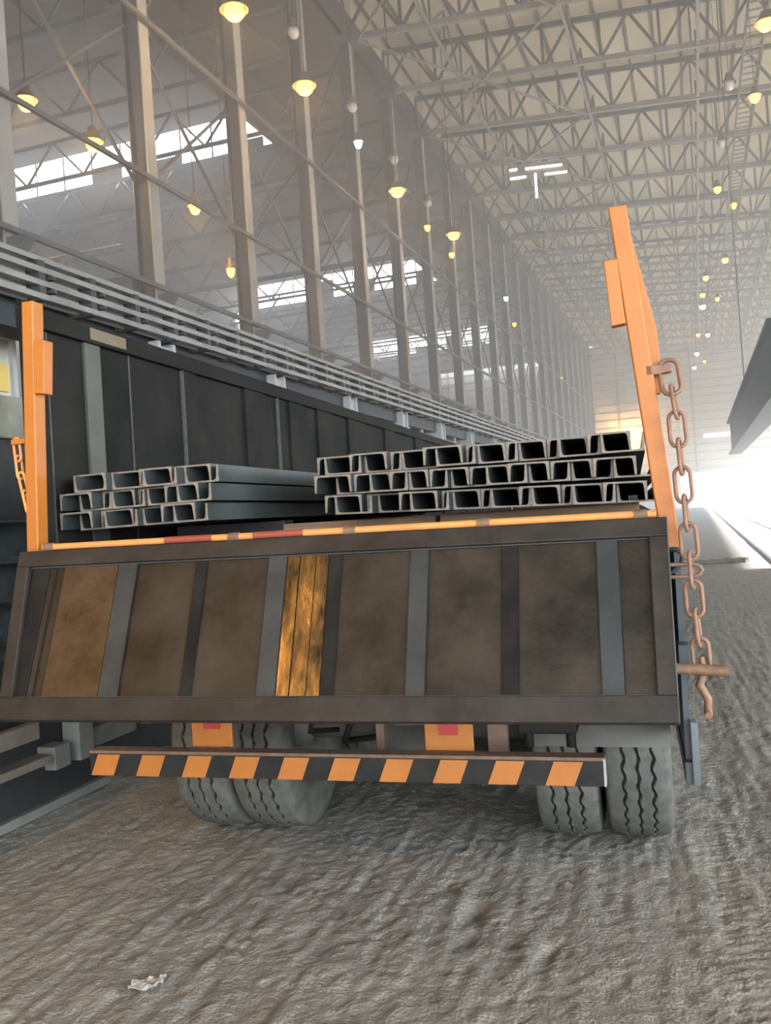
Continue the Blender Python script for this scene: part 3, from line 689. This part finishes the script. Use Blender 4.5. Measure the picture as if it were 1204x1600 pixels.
npl = MB().box(.12, .29, .46, .468, .765, .90).build('nameplate', M['plate'], truck)
cu = bpy.data.curves.new('nameplate_text', 'FONT'); cu.body = 'TURK'; cu.size = .048; cu.extrude = .0015; cu.align_x = 'CENTER'
tmp = bpy.data.objects.new('text_tmp', cu); COL.objects.link(tmp); bpy.context.view_layer.update()
tme = bpy.data.meshes.new_from_object(tmp.evaluated_get(bpy.context.evaluated_depsgraph_get())); bpy.data.objects.remove(tmp)
tme.materials.clear(); tme.materials.append(M['letters'])
tx = bpy.data.objects.new('nameplate_text', tme); COL.objects.link(tx); tx.parent = npl
tx.location = (.205, .459, .79); tx.rotation_euler = (math.radians(90), 0, 0)

# bumper with hazard stripes
B0, B1, BZ0, BZ1, BY = -1.163, .972, .608, .700, .2
bump = MB().box(B0, B1, BY, BY + .06, BZ0 - .002, BZ1 + .002).build('bumper', M['black'], truck, .003)
per = (B1 - B0) / 10.05
for k in range(10):
    a = B0 + .006 + per * k; h = BZ1 - BZ0; sl = .036
    MB().prism([(a, BZ0), (a + .106, BZ0), (a + .106 + sl, BZ1 - .004), (a + sl, BZ1 - .004)], BY - .0025, BY + .002).build('hazard_stripe', M['orange'], bump)
MB().box(B0, B1, BY, BY + .07, BZ1, BZ1 + .012).build('bumper_lip', M['rust'], bump)
MB().box(B1 - .004, B1 + .004, BY - .002, BY + .06, BZ0, BZ1 + .008).build('end_cap', M['flange'], bump)
for (a, b, zb, r0, r1, rz) in ((-.721, -.538, .711, -.662, -.588, .787), (.288, .480, .690, .347, .421, .770)):
    p = MB().box(a, b, .285, .30, zb, 1.1).build('support_plate', M['orange'], truck, .003)
    MB().box(r0, r1, .279, .286, rz, rz + .075).build('reflector', M['red'], p)
# mudguard over the right rear wheels
mg = MB(); n = 18; vs = []
for i in range(n + 1):
    a_ = math.radians(176 - 118 * i / n)
    for r_ in (.635, .640):
        for x in (.64, 1.222): vs.append((x, 1.47 + r_ * math.cos(a_), .54 + r_ * math.sin(a_)))
fs = []
for i in range(n):
    o = i * 4; fs += [(o, o + 4, o + 5, o + 1), (o + 2, o + 3, o + 7, o + 6), (o, o + 2, o + 6, o + 4), (o + 1, o + 5, o + 7, o + 3)]
fs += [(0, 1, 3, 2)]
mg.add(vs, fs); mg.build('mudguard', M['mud'], truck)

# chains hung on the post brackets
def link_mesh(name, L, Wd, r, m):
    pts = []; a = (L - Wd) / 2
    for i in range(9): t = math.pi * i / 8; pts.append((Wd / 2 * math.cos(t), 0, a + Wd / 2 * math.sin(t)))
    for i in range(9): t = math.pi + math.pi * i / 8; pts.append((Wd / 2 * math.cos(t), 0, -a + Wd / 2 * math.sin(t)))
    return MB().tube(pts, r, 8, closed=True).mesh(name, m)
def chain_along(name, pts, label, m, pitch, L, Wd, r, first_scale=1.0, hook=True, flip=0):
    P = [TMU @ Vector(p) for p in pts]
    t = empty(name, P[0], label, 'chain')
    seg = [(P[i + 1] - P[i]).length for i in range(len(P) - 1)]; tot = sum(seg)
    def point(s_):
        for i, g in enumerate(seg):
            if s_ <= g or i == len(seg) - 1: return P[i].lerp(P[i + 1], min(s_ / g, 1)) , (P[i + 1] - P[i]).normalized()
            s_ -= g
    lm = link_mesh('link', L, Wd, r, m); k = 0; s_ = pitch * .45
    while s_ < tot - pitch * .3:
        p, d = point(s_)
        z = -d; x = Vector((1, 0, 0)) if (k + flip) % 2 == 0 else Vector((0.15, 1, 0))
        y = z.cross(x).normalized(); x = y.cross(z)
        R_ = Matrix((x, y, z)).transposed().to_4x4()
        o = inst('link', lm, t); o.matrix_local = Matrix.Translation(p - P[0]) @ R_
        if k == 0 and first_scale != 1: o.scale = (first_scale * 1.1, 1.2, first_scale)
        s_ += pitch; k += 1
    if hook:
        e = P[-1] - P[0]
        MB().tube([e + Vector(q) for q in ((0, 0, .05), (.004, 0, .0), (-.012, 0, -.04), (.012, -.01, -.085), (.008, -.02, -.115), (.01, -.05, -.125))], [.009, .013, .014, .013, .013, .012], 8).build('hook', m, t)
    return t
chain_along('chain', [(1.290, .02, 2.065), (1.300, -.03, 1.93), (1.306, -.05, 1.70), (1.311, -.07, 1.47), (1.313, -.10, 1.28), (1.318, -.13, 1.16), (1.320, -.13, 1.065)],
            'rusty orange chain with a hook hanging beside the right corner post', M['chain'], .0925, .118, .050, .0068, 1.1)
chain_along('chain', [(-1.285, .03, 2.045), (-1.270, .02, 1.93), (-1.252, .01, 1.88), (-1.235, .02, 1.75)], 'thin orange chain hanging from the left corner post', M['orangedirty'], .075, .098, .030, .006, 1.0, False)

# ------------------------------------------------------------------ load: steel channels
CT, CF = .0075, .0105
def channel_mesh(L, CW, CH):
    h = CW / 2; t0, t1 = CF * 1.25, CF * .75; f = .010
    poly = [(-h, 0), (h, 0), (h, CH), (h - t1, CH), (h - t0, CT + f), (h - t0 - f * .3, CT + f * .3), (h - t0 - f, CT), (-h + t0 + f, CT), (-h + t0 + f * .3, CT + f * .3), (-h + t0, CT + f), (-h + t1, CH), (-h, CH)]
    m = MB(); n = len(poly)
    vs = [(x, 0, z) for x, z in poly] + [(x, L, z) for x, z in poly]
    m.v += vs
    tri_end = [(0, 11, 10, 9), (0, 9, 8), (0, 8, 7), (0, 7, 6, 1), (1, 6, 5), (1, 5, 4), (1, 4, 3, 2)]
    for fc in tri_end: m.f.append(tuple(reversed(fc))); m.m.append(1); m.sm.append(False)
    for fc in tri_end: m.f.append(tuple(i + n for i in fc)); m.m.append(1); m.sm.append(False)
    for i in range(n):
        j = (i + 1) % n; m.f.append((i, j, j + n, i + n)); m.m.append(0); m.sm.append(False)
    return m.mesh('steel_channel', [M['chan'], M['chanend']])
def bundle(side, CW, CH, x_start, y_start, n, rows, L, zb, tilts, offs, pitch, gap):
    me = channel_mesh(L, CW, CH); rowh = CH + CT + .0035
    place = ['bottom', 'middle', 'top']
    for r in range(rows):
        tilt = tilts[r]
        for k in range(n):
            for up in (0, 1):
                jx, jy, jt = random.uniform(-.001, .001), random.uniform(-.06, .06), random.uniform(-.012, .012)
                if up: xx, zz, ry = x_start + offs[r] + gap[r] + pitch * k + CW / 2, 0, 0
                else: xx, zz, ry = x_start + offs[r] + pitch * k + CW / 2, CH + CT + .001, math.pi
                z = zb + r * rowh + zz + tilt * (xx - x_start)
                loc = Matrix.Translation((xx + jx, y_start + jy, z)) @ Euler((0, ry - tilt + (jt if r == rows - 1 and not up else 0), 0)).to_matrix().to_4x4()
                o = inst('steel_channel', me); o.matrix_world = TM @ loc
                tag(o, 'grey steel channel %s, %s row of the %s bundle, %s from left' % ('opening upwards' if up else 'turned over', place[r], side, ['first', 'second', 'third', 'fourth', 'fifth', 'sixth', 'seventh', 'eighth'][k]),
                    'steel channel', 'steel channels of the %s bundle' % side)
bundle('left', .157, .0705, -1.253, .26, 4, 3, 7.0, 1.648, (.018, .018, .014), (.012, .016, .045), .1595, (.052, .068, .042))
bundle('right', .168, .0755, -.20, .60, 8, 3, 7.0, 1.655, (-.018, -.007, .003), (.029, -.006, -.022), .1695, (.048, .078, .052))
# timber bearers under the bundles
for k, (x0, x1, y, lab) in enumerate(((-.5, .25, .95, 'left piece near the tailgate'), (.27, 1.15, .95, 'right piece near the tailgate'), (-1.15, 1.1, 3.6, 'middle of the bed'), (-1.15, 1.1, 6.2, 'far part of the bed'))):
    o = MB().box(x0, x1, -.06, .06, 0, .052).build('timber_bearer', M['wood'], None, .005)
    o.matrix_world = TM @ Matrix.Translation((0, y, 1.573))
    tag(o, 'brown timber bearer under the steel channels, ' + lab, 'timber', 'timber bearers under the load')
o = MB().box(-1.15, -.55, -.06, .06, 0, .07).build('timber_bearer', M['deck'], None, .005); o.matrix_world = TM @ Matrix.Translation((0, 1.1, 1.573))  # bearer in the dark deck colour instead of timber brown
tag(o, 'dark bearer under the left bundle of channels', 'timber', 'timber bearers under the load')

# ------------------------------------------------------------------ litter
m = MB(); nu, nv = 9, 6; vs = []
for j in range(nv):
    for i in range(nu):
        x = (i / (nu - 1) - .5) * .125; y = (j / (nv - 1) - .5) * .075 * (1 - .35 * abs(i / (nu - 1) - .4))
        vs.append((x, y, .012 + .008 * math.sin(i * 1.3 + j * 1.7) + .004 * random.random() + (.016 if i > 6 else 0)))
m.add(vs, [(j * nu + i, j * nu + i + 1, (j + 1) * nu + i + 1, (j + 1) * nu + i) for j in range(nv - 1) for i in range(nu - 1)])
o = m.build('plastic_wrapper', M['plastic']); o.location = (-1.98, 2.73, .004); o.rotation_euler = (0, 0, .35)
so = o.modifiers.new('thick', 'SOLIDIFY'); so.thickness = .0012
tag(o, 'crumpled clear plastic wrapper lying on the dirt floor at lower left', 'wrapper')

# ------------------------------------------------------------------ dusty haze in the hall
hm = bpy.data.materials.new('haze'); hm.use_nodes = True; nt = hm.node_tree; nt.nodes.remove(nt.nodes['Principled BSDF'])
vsn = nt.nodes.new('ShaderNodeVolumeScatter'); vsn.inputs['Color'].default_value = (.84, .91, 1.0, 1); vsn.inputs['Density'].default_value = .0080; vsn.inputs['Anisotropy'].default_value = .3
nt.links.new(vsn.outputs[0], nt.nodes['Material Output'].inputs['Volume'])
hz = MB().box(XLL + .02, XR - .02, 8.5, END - .05, -.3, 29.5).build('haze', hm)
tag(hz, 'thin bluish dust haze filling the hall behind the trailer', 'haze', None, 'stuff')
